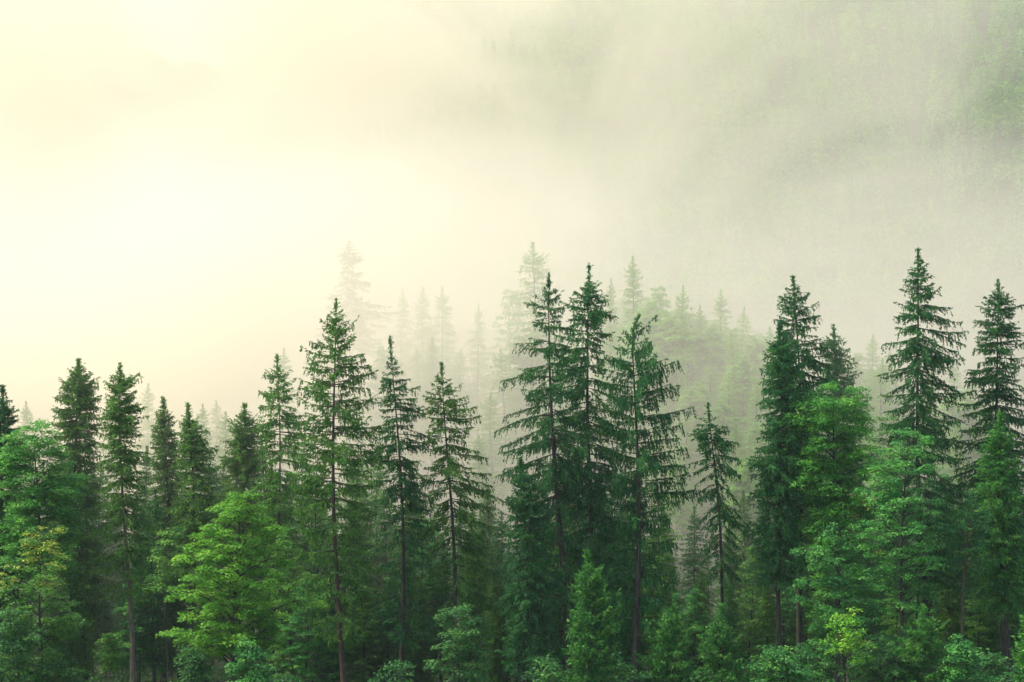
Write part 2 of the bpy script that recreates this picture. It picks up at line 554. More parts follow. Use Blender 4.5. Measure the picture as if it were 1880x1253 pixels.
front_spruce('spruce_tree', 'spruce with a long needle-thin spire between two open spruces', 9, 715, 620, 734, 131,
             [(650, 7, 7), (685, 11, 11), (700, 28, 22), (730, 30, 45), (760, 28, 46), (800, 36, 56), (850, 42, 60), (900, 44, 56), (1000, 52, 52), (1100, 50, 50)],
             cb=1170, low_thin=.5, dead=12, r0=.21, **{**SPARSE, 'hang': .45, 'front': .45})
front_spruce('spruce_tree', 'open spruce with a tiny star tip and lopsided skirt, last before the misty gap', 10, 814, 667, 828, 130,
             [(690, 8, 8), (705, 18, 18), (740, 28, 40), (790, 30, 46), (830, 42, 56), (870, 46, 72), (910, 48, 86), (950, 56, 86), (1050, 60, 78)],
             cb=1180, leaf=M_MID, low_thin=.45, dead=12, r0=.22, e_low=-12, **{**SPARSE, 'front': .45})
front_spruce('spruce_tree', 'tall open spruce with long ragged boughs on its outer side, first of the central trio', 11, 1016, 503, 1042, 127,
             [(530, 14, 15), (560, 30, 32), (600, 37, 38), (650, 46, 44), (690, 72, 42), (740, 86, 50), (790, 102, 60), (830, 108, 64), (880, 84, 64), (950, 80, 80), (1100, 80, 80)],
             cb=1200, low_thin=.5, dead=10, r0=.29, droop=.24, **{**SPARSE, 'hang': .42, 'hanglen': .7, 'ws': .7, 'gap': .1})
front_spruce('spruce_tree', 'tallest open spruce standing in the middle of the central trio', 12, 1087, 487, 1105, 130,
             [(520, 8, 12), (545, 24, 30), (570, 44, 50), (620, 56, 44), (670, 60, 52), (720, 66, 60), (800, 76, 70), (900, 80, 76), (1100, 80, 80)],
             cb=1200, low_thin=.4, dead=10, r0=.29, droop=.2, **{**SPARSE, 'hang': .40, 'hanglen': .65, 'inter': 2.6})
front_spruce('spruce_tree', 'spruce with a bent tip and curtains of hanging twigs, shortest of the central trio', 13, 1158, 578, 1160, 126,
             [(600, 5, 24), (618, 18, 44), (645, 30, 60), (680, 46, 66), (720, 50, 76), (780, 56, 86), (830, 56, 86), (900, 52, 80), (1000, 62, 64), (1150, 60, 60)],
             cb=1140, tip_bend=.55, r0=.28, droop=.08, upt=.06, e_low=5, twsp=.085, ws=.74, nb=6, inter=1.4, bare=.14, front=.7, hang=.72, hanglen=.75, len_jit=.16)
front_spruce('spruce_tree', 'drooping umbrella shaped spruce standing apart in the gap after the central trio', 14, 1298, 741, 1321, 129,
             [(765, 16, 13), (790, 30, 30), (820, 33, 50), (860, 36, 56), (900, 40, 60), (950, 36, 60), (1000, 36, 48), (1060, 30, 32)],
             cb=1050, r0=.2, dead=12, e_top=25, e_low=-24, droop=.3, upt=.10, **{**DENSE, 'nb': 5, 'ws': .6, 'inter': 2.5, 'bare': .12, 'front': .7, 'hang': .5})
front_spruce('spruce_tree', 'tall dark spruce with a layered top directly behind a dense shorter spruce', 15, 1448, 507, 1471, 134,
             [(545, 24, 25), (580, 36, 36), (620, 36, 46), (660, 46, 50), (700, 44, 60), (800, 50, 60), (900, 56, 60), (1000, 50, 50)],
             cb=1020, r0=.28, dead=14, **{**DENSE, 'nb': 6, 'ws': .55, 'inter': 2.5, 'bare': .12, 'hang': .45, 'hanglen': .7})
front_spruce('spruce_tree', 'dense column shaped dark spruce touching the taller layered spruce', 16, 1421, 592, 1438, 128,
             [(640, 20, 26), (690, 34, 36), (720, 38, 40), (780, 44, 46), (850, 48, 48), (950, 44, 44), (1030, 46, 46)],
             cb=1060, r0=.23, dead=10, bark=M_BARK, **{**DENSE, 'hang': .4})
front_spruce('spruce_tree', 'small dark spruce top peeping out behind the big rounded maple', 17, 1530, 597, 1537, 150,
             [(640, 24, 21), (680, 26, 35), (720, 32, 46), (770, 34, 48), (900, 40, 50)], cb=1000, r0=.22, **{**DENSE, 'nb': 6, 'ws': .55, 'hang': .45})
front_spruce('spruce_tree', 'tallest dark spruce with regular horizontal tiers above a layered maple', 18, 1685, 457, 1713, 132,
             [(490, 14, 19), (515, 20, 22), (540, 40, 36), (580, 42, 58), (620, 54, 74), (660, 58, 76), (700, 56, 80), (760, 58, 84), (800, 62, 90), (850, 70, 92), (900, 74, 92), (1000, 74, 86)],
             cb=1060, r0=.30, dead=8, e_top=35, e_low=-14, droop=.20, upt=.16, ws=.74, nb=8, inter=1.2, bare=.08, front=.95, hang=.45, hanglen=.6, twsp=.085, len_jit=.14)
front_spruce('spruce_tree', 'big dark spruce at the photo edge with a broad dense crown', 19, 1830, 514, 1852, 133,
             [(540, 12, 18), (570, 30, 35), (620, 40, 44), (680, 50, 48), (740, 56, 54), (800, 62, 62), (900, 66, 66), (1000, 66, 66)],
             cb=1080, r0=.28, ws=.58, nb=7, inter=2.5, bare=.08, front=1, hang=.36, hanglen=.55, twsp=.09, len_jit=.15, e_low=-12)
front_spruce('spruce_tree', 'fine textured mid green spruce in front of the big dark edge spruce', 20, 1842, 757, 1862, 124,
             [(800, 20, 20), (850, 34, 34), (900, 46, 42), (1000, 54, 52), (1100, 54, 50)], cb=1110, r0=.2, leaf=M_FRESH, **DENSE)
front_spruce('spruce_tree', 'dense blackish spruce in the shade under the first tree of the central trio', 21, 950, 842, 956, 124,
             [(880, 18, 20), (920, 26, 30), (1000, 34, 44), (1100, 42, 50)], cb=1220, r0=.2, **DENSE)
front_spruce('pine_tree', 'pine with a slender reddish bare trunk between the layered maple and the edge spruce', 22, 1786, 905, 1782, 121,
             [(930, 22, 24), (970, 40, 40), (1020, 50, 46), (1070, 40, 40)], cb=1060, r0=.17, leaf=M_DARK, bark=M_BARKRED, e_top=30, e_low=10, low_thin=.3,
             dead=9, ws=.45, nb=6, inter=3, bare=.3, twsp=.10, hang=.1, front=.5)
front_spruce('young_spruce', 'young bright green spruce column in front of the central trio', 23, 1068, 1012, 1074, 114,
             [(1030, 10, 10), (1060, 20, 22), (1100, 30, 32), (1160, 36, 40), (1253, 38, 40)], cb=1320, r0=.10, leaf=M_FRESH, ws=.36, nb=7, inter=4, bare=0, hang=.15, twsp=.10,
             e_low=8, upt=.2, nsz=1.15)
front_spruce('young_spruce', 'young light green spruce with a broad skirt, below the hanging curtain spruce', 24, 1243, 1092, 1243, 113,
             [(1120, 12, 12), (1160, 30, 28), (1200, 44, 42), (1253, 52, 48)], cb=1300, r0=.09, leaf=M_FRESH, ws=.42, nb=6, inter=3, bare=0, hang=.12, e_low=4, upt=.2, nsz=1.15)
front_spruce('young_spruce', 'small young spruce with a yellowish top below the umbrella shaped spruce', 25, 1333, 1108, 1336, 112,
             [(1135, 12, 12), (1170, 22, 22), (1210, 32, 34), (1253, 40, 42)], cb=1300, r0=.08, leaf=M_FRESH, ws=.42, nb=6, inter=3, bare=0, hang=.12, e_low=6, upt=.2, nsz=1.15)
front_spruce('young_spruce', 'light green young spruce under the layered maple, beside a spray of maple leaves', 26, 1688, 1110, 1690, 113,
             [(1135, 16, 16), (1170, 30, 32), (1210, 42, 46), (1253, 56, 56)], cb=1300, r0=.09, leaf=M_FRESH, ws=.42, nb=6, inter=3, bare=0, hang=.12, e_low=6, upt=.2, nsz=1.15)
front_spruce('young_spruce', 'yellowish young spruce standing below the edge spruce beside the reddish pine trunk', 27, 1868, 1133, 1872, 110,
             [(1160, 10, 10), (1190, 18, 20), (1253, 30, 30)], cb=1300, r0=.08, leaf=M_FRESH, ws=.40, nb=6, inter=3, bare=0, hang=.12, e_low=6, upt=.2, nsz=1.15)

front_broad('maple_tree', 'fresh green maple crown between the edge spruce and the dense narrow spruce', 31, 60, 778, 62, 129,
            [(795, 46, 44), (830, 66, 56), (880, 74, 70), (940, 74, 74), (1020, 70, 66)], cb=1040, leaf=M_MAPLE, boughs=72, csz=1.2, r0=.17, stems=2)
front_broad('maple_tree', 'maple with a turning yellow orange top and a dark crooked trunk', 32, 92, 958, 84, 116,
            [(972, 62, 40), (1000, 40, 48), (1020, 76, 52), (1050, 64, 46), (1085, 70, 74), (1112, 66, 98), (1150, 60, 60), (1200, 66, 72), (1253, 70, 70)], cb=1270,
            leaf=M_PALE, boughs=36, r0=.15, turning=py2z(1085, 116) - 1.7, droop=.5, csz=.95)
front_broad('beech_tree', 'bright yellow green beech with a full layered crown and one long low bough', 33, 436, 900, 440, 117,
            [(915, 40, 36), (950, 78, 72), (1000, 84, 92), (1040, 116, 100), (1070, 130, 112), (1105, 128, 168), (1120, 124, 110), (1160, 110, 90), (1200, 60, 60)], cb=1190,
            leaf=M_BRIGHT, boughs=64, r0=.17, droop=.35, flat=.2)
front_broad('maple_tree', 'big rounded maple with dense foliage in front of the small dark spruce top', 34, 1538, 704, 1532, 127,
            [(712, 50, 48), (730, 64, 62), (760, 74, 78), (820, 72, 88), (880, 66, 82), (940, 66, 68), (1000, 70, 62), (1050, 64, 72)], cb=1080, leaf=M_MAPLE, boughs=84, r0=.20, stems=2, csz=1.2,
            spots=[(1577, 922, 7), (1598, 1010, 8), (1512, 1080, 6)])
front_broad('maple_tree', 'layered maple with spreading leaf plates in front of the tallest tiered spruce', 35, 1672, 782, 1668, 122,
            [(795, 44, 40), (840, 60, 54), (890, 78, 74), (940, 80, 84), (1000, 70, 86), (1060, 62, 72), (1100, 46, 62)], cb=1110, leaf=M_TEAL, boughs=50, r0=.17, stems=2, flat=.18, dens=.85)
front_broad('maple_tree', 'small maple with drooping sprays in the shade below the big rounded maple', 36, 1552, 962, 1556, 119,
            [(985, 56, 40), (1020, 70, 56), (1080, 70, 76), (1140, 60, 104), (1200, 70, 80)], cb=1220, leaf=M_LEAF, boughs=36, r0=.12)
front_broad('sapling', 'pale yellow green sapling on a thin light stem below the rounded maple', 37, 1541, 1124, 1535, 112,
            [(1140, 34, 30), (1165, 50, 44), (1185, 30, 46), (1215, 20, 20)], cb=1200, leaf=M_BRIGHT, bark=M_BARKPALE, boughs=14, r0=.06, dens=.8)
front_broad('shrub', 'bright round shrub at the foot of the yellow green beech', 38, 458, 1184, 460, 110,
            [(1198, 26, 22), (1220, 42, 50), (1253, 46, 58)], cb=1290, cat='shrub', leaf=M_LEAF, boughs=26, r0=.05, stems=3, dens=1.2)
front_broad('sapling', 'slim hazel sapling in the dark gap between the yellow topped maple and the beech', 39, 197, 1160, 198, 118,
            [(1175, 18, 16), (1200, 22, 24), (1230, 12, 16)], cb=1225, leaf=M_PALE, bark=M_BARKPALE, boughs=12, r0=.04)
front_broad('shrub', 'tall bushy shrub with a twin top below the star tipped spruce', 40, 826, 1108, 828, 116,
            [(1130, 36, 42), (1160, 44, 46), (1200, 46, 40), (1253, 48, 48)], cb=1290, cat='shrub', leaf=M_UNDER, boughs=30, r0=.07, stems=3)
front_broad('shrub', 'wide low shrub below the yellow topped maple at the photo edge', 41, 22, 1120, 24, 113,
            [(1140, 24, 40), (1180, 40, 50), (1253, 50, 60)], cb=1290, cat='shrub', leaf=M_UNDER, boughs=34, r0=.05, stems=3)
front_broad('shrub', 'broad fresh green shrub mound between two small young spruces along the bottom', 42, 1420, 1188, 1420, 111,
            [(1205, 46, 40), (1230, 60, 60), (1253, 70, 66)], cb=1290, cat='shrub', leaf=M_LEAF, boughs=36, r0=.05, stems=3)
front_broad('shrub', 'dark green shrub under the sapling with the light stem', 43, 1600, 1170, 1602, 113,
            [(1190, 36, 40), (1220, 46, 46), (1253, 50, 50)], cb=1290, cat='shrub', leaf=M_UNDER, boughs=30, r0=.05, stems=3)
front_broad('sapling', 'small rowan sapling leaning in the trunks behind the beech', 44, 320, 960, 306, 122,
            [(985, 24, 30), (1030, 30, 40), (1080, 26, 30)], cb=1090, leaf=M_PALE, boughs=14, r0=.05)
front_broad('shrub', 'small shrub in the shade below the beech, left of the round bright shrub', 45, 348, 1188, 350, 114,
            [(1200, 22, 26), (1225, 34, 34), (1253, 36, 36)], cb=1290, cat='shrub', leaf=M_UNDER, boughs=22, r0=.04, stems=3)
front_broad('shrub', 'feathery green shrub below the reddish pine trunk', 46, 1765, 1172, 1768, 112,
            [(1190, 26, 30), (1220, 40, 40), (1253, 50, 44)], cb=1290, cat='shrub', leaf=M_LEAF, boughs=28, r0=.05, stems=3)

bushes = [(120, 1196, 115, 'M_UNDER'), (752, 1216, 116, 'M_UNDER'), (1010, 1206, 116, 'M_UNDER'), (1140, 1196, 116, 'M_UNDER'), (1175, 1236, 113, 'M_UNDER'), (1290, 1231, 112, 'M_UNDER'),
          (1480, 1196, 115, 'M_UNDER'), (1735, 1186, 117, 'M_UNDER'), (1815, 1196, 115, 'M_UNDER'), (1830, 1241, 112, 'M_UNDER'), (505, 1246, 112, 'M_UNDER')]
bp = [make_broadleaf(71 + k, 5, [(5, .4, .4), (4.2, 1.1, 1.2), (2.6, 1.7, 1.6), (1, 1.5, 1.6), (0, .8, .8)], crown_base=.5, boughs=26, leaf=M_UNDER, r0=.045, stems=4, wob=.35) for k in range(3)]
broots = []
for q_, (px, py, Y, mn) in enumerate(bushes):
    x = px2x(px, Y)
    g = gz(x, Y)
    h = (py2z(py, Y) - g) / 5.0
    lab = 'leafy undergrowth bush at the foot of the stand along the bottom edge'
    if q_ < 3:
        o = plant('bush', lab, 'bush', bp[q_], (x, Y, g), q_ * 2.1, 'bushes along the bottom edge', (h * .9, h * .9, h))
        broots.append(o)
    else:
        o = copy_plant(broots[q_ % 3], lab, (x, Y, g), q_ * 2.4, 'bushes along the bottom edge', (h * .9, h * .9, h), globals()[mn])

#FILL
rnd = random.Random(5)
protos = []


def generic_prof(H, w, dens=1.0):
    return [(H, .05, .05), (H * .93, w * .28, w * .26), (H * .8, w * .62, w * .58), (H * .6, w * .86, w * .9), (H * .35, w, w), (0, w * .9, w * .9)]


DENSE.pop('nsp')
gen = [make_spruce(101, 24, generic_prof(24, 2.3), crown_base=3, leaf=M_MID, nsz=1.25, nsp=.11, **{**DENSE, 'twsp': .16}),
       make_spruce(102, 24, generic_prof(24, 1.8), crown_base=6, leaf=M_MID, nsz=1.25, nsp=.11, dead=10, **{**DENSE, 'twsp': .16}),
       make_spruce(103, 24, generic_prof(24, 2.7), crown_base=4, leaf=M_DARK, nsz=1.25, nsp=.11, **{**DENSE, 'twsp': .15, 'ws': .6, 'nb': 6}),
       make_spruce(104, 24, generic_prof(24, 2.6), crown_base=7, leaf=M_MID, nsz=1.25, nsp=.10, dead=12, **{**SPARSE, 'twsp': .13, 'front': .7}),
       make_spruce(106, 24, generic_prof(24, 2.9), crown_base=7, leaf=M_MID, nsz=1.25, nsp=.10, dead=12, **{**SPARSE, 'twsp': .13, 'front': .7, 'hang': .5})]
gen.append(make_spruce(107, 24, [(24, .05, .05), (22.8, .5, .6), (21.5, .9, .8), (20, 1.0, 1.4), (18, 1.5, 1.3), (15, 2.2, 2.4), (10, 2.6, 2.4), (0, 2.2, 2.4)], crown_base=4, leaf=M_LIFTED, nsz=1.1, nsp=.10,
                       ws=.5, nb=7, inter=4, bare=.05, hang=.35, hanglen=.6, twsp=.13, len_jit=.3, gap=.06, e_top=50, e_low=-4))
genb = [make_broadleaf(111, 20, [(20, .4, .4), (18, 1.9, 2.1), (14, 3.1, 2.9), (9, 3.1, 3.3), (5, 2.2, 2.2), (0, 1, 1)], crown_base=5, leaf=M_LEAF, boughs=60, lsz=1.4, dens=.75, stems=2),
        make_broadleaf(112, 20, [(20, .4, .4), (17.5, 1.6, 1.9), (13, 2.4, 2.6), (8, 2.7, 2.5), (4, 2, 2), (0, 1, 1)], crown_base=4, leaf=M_PALE, boughs=54, lsz=1.4, dens=.75)]
genb.append(make_broadleaf(113, 20, [(20, .9, .9), (18.5, 2.2, 2.0), (15, 3.0, 2.8), (9, 3.2, 3.2), (4, 2.4, 2.4), (0, 1.4, 1.4)], crown_base=2, leaf=M_LIFTED, boughs=90, lsz=1.7, dens=.9, csz=1.2))
first = {}


def filler(kind, k, px, py, Y, label, group, ws=1.0, leaf=None):
    src = gen[k] if kind == 's' else genb[k]
    Href = 24.0 if kind == 's' else 20.0
    x = px2x(px, Y)
    g = gz(x, Y)
    h = py2z(py, Y) - g
    scl = (h / Href * ws * (1.12 if h < 14 else 1), h / Href * ws * (1.12 if h < 14 else 1), h / Href)
    rz = rnd.uniform(0, 6.28)
    name = 'spruce_tree' if kind == 's' else 'broadleaf_tree'
    key = (kind, k)
    if key not in first:
        first[key] = plant(name, label, 'tree', src, (x, Y, g), rz, group, scl)
        if leaf:
            for ch in first[key].children:
                if ch.name.startswith('crown'):
                    ch.material_slots[0].link = 'OBJECT'
                    ch.material_slots[0].material = leaf
        return first[key]
    return copy_plant(first[key], label, (x, Y, g), rz, group, scl, leaf)

# second row: fills the stand between and behind the tall trees
ROW2 = [
    ('the edge spruce and the yellow topped maple', [('s', 0, 20, 880, 150), ('s', 2, 95, 860, 156), ('b', 0, 50, 930, 140), ('s', 3, 120, 830, 162), ('s', 1, 10, 1000, 164)]),
    ('the bare pale brown trunk and the close slim pair', [('s', 2, 190, 850, 154), ('s', 1, 275, 820, 158), ('s', 0, 215, 900, 165), ('s', 3, 325, 850, 160), ('s', 2, 265, 960, 150), ('s', 1, 150, 930, 172), ('s', 0, 320, 960, 170)]),
    ('the bright beech', [('s', 2, 385, 830, 152), ('s', 0, 400, 900, 160), ('s', 3, 478, 800, 150), ('s', 2, 520, 880, 156), ('s', 1, 440, 930, 170), ('s', 0, 350, 1000, 176)]),
    ('the tall spruce with the reddish trunk', [('b', 1, 566, 806, 158), ('s', 3, 560, 880, 148), ('s', 0, 592, 900, 164), ('s', 2, 660, 880, 152), ('b', 0, 610, 960, 145), ('s', 1, 640, 860, 166), ('b', 1, 680, 830, 170), ('s', 2, 560, 1010, 172)]),
    ('the needle-thin spire spruce', [('s', 3, 700, 900, 148), ('s', 1, 750, 850, 158), ('s', 2, 775, 900, 150), ('b', 0, 725, 960, 152), ('s', 0, 700, 1000, 172), ('s', 2, 760, 1030, 176)]),
    ('the star tipped spruce', [('s', 2, 850, 920, 148), ('s', 0, 800, 940, 158), ('s', 3, 880, 940, 145), ('s', 1, 905, 985, 155), ('s', 2, 890, 1020, 150), ('s', 0, 840, 1030, 175)]),
    ('the central trio', [('s', 2, 985, 860, 142), ('s', 0, 1000, 940, 150), ('s', 4, 1062, 850, 145), ('s', 2, 1125, 860, 143), ('s', 0, 1140, 930, 155), ('s', 3, 1200, 890, 140),
                          ('s', 2, 1085, 960, 160), ('s', 1, 1220, 930, 150), ('s', 0, 1180, 1000, 165), ('s', 2, 1020, 1010, 170), ('s', 0, 1110, 1060, 176)]),
    ('the umbrella shaped spruce', [('s', 2, 1270, 930, 150), ('s', 0, 1340, 960, 148), ('s', 1, 1362, 900, 158), ('s', 3, 1300, 1000, 160), ('s', 2, 1235, 1010, 165), ('s', 0, 1390, 1010, 165), ('s', 2, 1375, 1040, 150)]),
    ('the column shaped spruce and the rounded maple', [('s', 2, 1400, 930, 146), ('s', 0, 1465, 940, 150), ('s', 2, 1500, 820, 140), ('s', 1, 1515, 900, 152), ('s', 0, 1580, 880, 148), ('s', 2, 1560, 960, 156), ('s', 2, 1470, 1030, 165)]),
    ('the layered maple', [('b', 1, 1632, 757, 156), ('s', 0, 1630, 940, 148), ('s', 2, 1690, 930, 152), ('s', 1, 1735, 900, 150), ('s', 0, 1655, 1010, 165), ('s', 2, 1720, 1030, 160)]),
    ('the reddish pine trunk and the edge spruce', [('s', 2, 1775, 900, 146), ('s', 0, 1800, 960, 150), ('s', 3, 1760, 860, 156), ('s', 2, 1870, 860, 150), ('s', 1, 1810, 1010, 165), ('s', 2, 1850, 1030, 170)]),
]
EXTRA = [('the edge spruce and the yellow topped maple', [('s', 0, 130, 1010, 138), ('s', 2, 30, 1030, 140), ('b', 1, 20, 900, 135), ('s', 2, 170, 1010, 150), ('s', 0, 150, 1060, 146), ('s', 2, 195, 1080, 150), ('s', 0, 100, 1090, 140)]),
         ('the bare pale brown trunk and the close slim pair', [('s', 2, 285, 900, 140), ('s', 0, 330, 930, 142), ('b', 0, 255, 1040, 140), ('s', 1, 175, 860, 160), ('s', 2, 225, 1040, 146), ('s', 0, 280, 1070, 150), ('s', 2, 315, 1060, 146), ('s', 0, 205, 1000, 158)]),
         ('the bright beech', [('s', 0, 500, 850, 146), ('b', 1, 535, 960, 136), ('s', 2, 405, 850, 158), ('b', 0, 480, 900, 150), ('s', 2, 360, 1060, 142), ('s', 0, 390, 980, 150), ('s', 2, 520, 1040, 144)]),
         ('the tall spruce with the reddish trunk', [('b', 1, 590, 850, 140), ('s', 0, 655, 930, 140), ('b', 0, 560, 1060, 132), ('s', 2, 610, 1050, 138), ('b', 1, 672, 1040, 136), ('b', 1, 640, 850, 150)]),
         ('the needle-thin spire spruce', [('b', 1, 700, 850, 150), ('s', 0, 745, 940, 140), ('s', 2, 715, 1050, 136), ('b', 0, 765, 960, 142), ('s', 0, 770, 1060, 138)]),
         ('the star tipped spruce', [('s', 0, 865, 960, 138), ('s', 2, 810, 1000, 140), ('b', 1, 795, 900, 150), ('s', 0, 905, 1050, 136), ('s', 4, 880, 1000, 142), ('b', 0, 860, 1080, 132), ('s', 2, 915, 940, 142), ('s', 0, 895, 900, 150), ('s', 2, 930, 1000, 138)]),
         ('the central trio', [('s', 0, 1030, 900, 138), ('s', 2, 1070, 930, 138), ('s', 0, 1105, 880, 146), ('s', 0, 1165, 880, 142), ('s', 2, 1150, 1010, 136), ('b', 1, 1210, 1020, 138), ('s', 2, 985, 1000, 136), ('b', 0, 1120, 1040, 134), ('s', 0, 1200, 960, 146)]),
         ('the umbrella shaped spruce', [('s', 0, 1285, 1050, 138), ('s', 2, 1340, 1060, 138), ('b', 1, 1375, 1000, 140), ('b', 0, 1270, 1080, 136)]),
         ('the column shaped spruce and the rounded maple', [('s', 0, 1410, 1060, 138), ('b', 0, 1480, 1010, 140), ('s', 2, 1445, 960, 146), ('s', 0, 1520, 1020, 138), ('s', 2, 1595, 1000, 140)]),
         ('the layered maple', [('s', 2, 1640, 870, 144), ('b', 0, 1700, 980, 140), ('s', 0, 1745, 1010, 138), ('b', 1, 1640, 1060, 136)]),
         ('the reddish pine trunk and the edge spruce', [('b', 0, 1745, 870, 140), ('s', 0, 1830, 1020, 138), ('s', 2, 1880, 1000, 138), ('b', 1, 1790, 1060, 136)])]
ROW2 = [(w_, l_ + e_[1]) for (w_, l_), e_ in zip(ROW2, EXTRA)]
for where, lst in ROW2:
    for kind, k, px, py, Y in lst:
        nm = 'spruce' if kind == 's' else 'leafy broadleaf tree'
        filler(kind, k, px, py, Y, 'shaded ' + nm + ' behind ' + where, 'second row trees behind ' + where, ws=rnd.uniform(.9, 1.15))

# trees fading into the mist
MIST = [
    ('s', 3, 738, 530, 250, 'faint narrow spruce top floating alone in the mist above the needle-thin spire', .8),
    ('s', 5, 780, 527, 252, 'faint spruce, first of two close misty tops above the star tipped spruce', .9),
    ('s', 4, 812, 527, 248, 'faint spruce, second and clearer of two close misty tops above the star tipped spruce', 1.05),
    ('s', 4, 878, 557, 244, 'faint thin spruce with a wiry top in the misty dip before the central trio', .7),
    ('s', 4, 981, 446, 238, 'tall pale spruce rising from the mist just behind the first of the central trio', 1.2),
    ('b', 1, 936, 528, 246, 'pale rounded tree on the sloping shoulder of the tall pale misty spruce', .9),
    ('s', 5, 1124, 512, 240, 'pale spruce tip half hidden by the tallest spruce of the central trio', .7),
    ('s', 5, 1160, 470, 236, 'highest pale green misty spruce above the bent tip spruce', .85),
    ('b', 1, 1208, 522, 238, 'pale leafy green crown in the mist beside the highest pale green spruce', .9),
    ('s', 4, 1252, 524, 234, 'misty spruce with dark hanging twigs after the pale leafy crown', .75),
    ('s', 5, 1284, 560, 238, 'short pale spruce in the dip between two taller misty spruces', .9),
    ('s', 4, 1322, 532, 240, 'misty open spruce with a visible trunk, above the umbrella shaped spruce', 1.0),
    ('s', 3, 1368, 562, 242, 'misty open spruce nearest the column shaped dark spruce', .95),
    ('b', 1, 1346, 600, 236, 'pale round crown under the two misty open spruces', .9),
    ('s', 5, 1605, 614, 235, 'pale misty spruce between the small dark spruce top and the tallest tiered spruce', 1.0),
    ('s', 5, 1578, 660, 232, 'pale misty spruce hugging the small dark spruce top', .9),
    ('s', 5, 1640, 700, 225, 'pale misty spruce against the lower tiers of the tallest spruce', 1.0),
    ('s', 5, 44, 737, 192, 'pale misty spruce top above the fresh green maple crown', 1.0),
    ('s', 5, 274, 704, 203, 'ghostly spruce between the thin spire spruce and the close slim pair', .9),
    ('s', 5, 371, 742, 196, 'misty spruce just after the shorter slim spruce of the close pair', 1.0),
    ('s', 5, 414, 756, 193, 'misty bushy spruce touching the bushy pyramid spruce', 1.1),
    ('s', 4, 520, 640, 218, 'ghostly tall spruce looming behind the thin sparse spruce', .9),
    ('s', 5, 394, 735, 206, 'ghostly spruce in the gap before the bushy pyramid spruce', .9),
    ('s', 3, 196, 730, 200, 'ghostly spruce between the dense narrow spruce and the thin spire spruce', .9),
    ('s', 5, 1758, 770, 205, 'misty spruce in the gap between the tallest tiered spruce and the edge spruce', .9),
]
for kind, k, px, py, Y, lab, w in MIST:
    filler(kind, k, px, py, Y, lab, None, w, M_LIFTED)
# lower misty trees in front of the pale ridge
LOW = [('the dip before the central trio', [('s', 5, 850, 640, 240), ('s', 5, 905, 720, 215), ('s', 5, 880, 800, 200), ('s', 4, 922, 640, 228), ('b', 2, 700, 640, 230), ('s', 5, 760, 640, 236), ('s', 1, 795, 620, 232)]),
       ('the central trio', [('s', 5, 1010, 640, 225), ('b', 2, 985, 600, 232), ('s', 5, 1060, 620, 228), ('s', 4, 1120, 600, 226)]),
       ('the umbrella shaped spruce', [('s', 5, 1235, 640, 222), ('b', 0, 1270, 640, 226), ('s', 5, 1300, 660, 220), ('s', 5, 1340, 690, 216), ('s', 1, 1216, 720, 210), ('s', 5, 1255, 760, 206),
                                       ('s', 5, 1356, 780, 200), ('b', 2, 1375, 840, 192), ('b', 2, 1366, 660, 218), ('s', 5, 1395, 700, 212), ('b', 0, 1240, 850, 195), ('b', 2, 1190, 560, 234), ('b', 2, 1228, 575, 230), ('s', 5, 1262, 590, 228), ('b', 2, 1304, 600, 232), ('s', 5, 1336, 610, 226), ('b', 2, 1388, 620, 230), ('s', 5, 1412, 600, 236), ('b', 2, 1166, 600, 228), ('b', 2, 1328, 740, 208), ('b', 2, 1286, 700, 214), ('s', 5, 1246, 690, 216), ('b', 2, 1202, 640, 224), ('b', 2, 1392, 780, 204)]),
       ('the gap beside the rounded maple', [('s', 5, 1590, 740, 210), ('b', 2, 1620, 820, 196), ('s', 5, 1500, 700, 220), ('s', 5, 1556, 700, 222), ('b', 2, 1600, 680, 226), ('s', 5, 1636, 640, 236), ('b', 2, 1570, 800, 204), ('b', 2, 1760, 720, 226), ('s', 5, 1745, 660, 236)])]
for where, lst in LOW:
    for kind, k, px, py, Y in lst:
        nm = 'spruce' if kind == 's' else 'leafy tree'
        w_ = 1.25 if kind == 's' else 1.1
        filler(kind, k, px, py, Y, 'washed out ' + nm + ' low in the mist behind ' + where, 'misty trees behind ' + where, w_ * rnd.uniform(.85, 1.05), M_LIFTED)

BANK = []
for q_ in range(34):
    px = 1120 + 300 * (q_ + rnd.random()) / 34
    top = np.interp(px, [1120, 1160, 1220, 1300, 1420], [590, 560, 560, 600, 640]) + rnd.uniform(-25, 60)
    BANK.append(('b' if rnd.random() < .5 else 's', px, top, rnd.uniform(243, 275)))
for q_ in range(16):
    BANK.append(('b' if rnd.random() < .4 else 's', rnd.uniform(1480, 1860), rnd.uniform(640, 780), rnd.uniform(215, 262)))
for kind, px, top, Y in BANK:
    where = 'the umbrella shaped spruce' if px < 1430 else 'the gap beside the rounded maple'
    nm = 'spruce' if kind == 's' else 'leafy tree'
    filler(kind, 5 if kind == 's' else 2, px, top, Y, 'washed out ' + nm + ' low in the mist behind ' + where, 'misty trees behind ' + where, rnd.uniform(1.1, 1.35), M_LIFTED)

front_spruce('spruce_tree', 'huge ghost of a spruce with a flat broken top high in the mist', 61, 640, 442, 646, 246,
             [(446, 16, 20), (462, 22, 25), (478, 12, 27), (486, 12, 16), (500, 16, 26), (514, 18, 50), (530, 30, 30), (560, 44, 66), (600, 54, 60), (700, 62, 62)], cb=800,
             ws=.6, nb=6, inter=3, e_top=10, e_low=-4, bare=.15, hang=.4, nsz=1.4, twsp=.13, nsp=.11, r0=.3)

# ------------------------------------------------------------------ the far wooded slope: nobody could count it
rg = np.random.default_rng(77)
F = Geo()


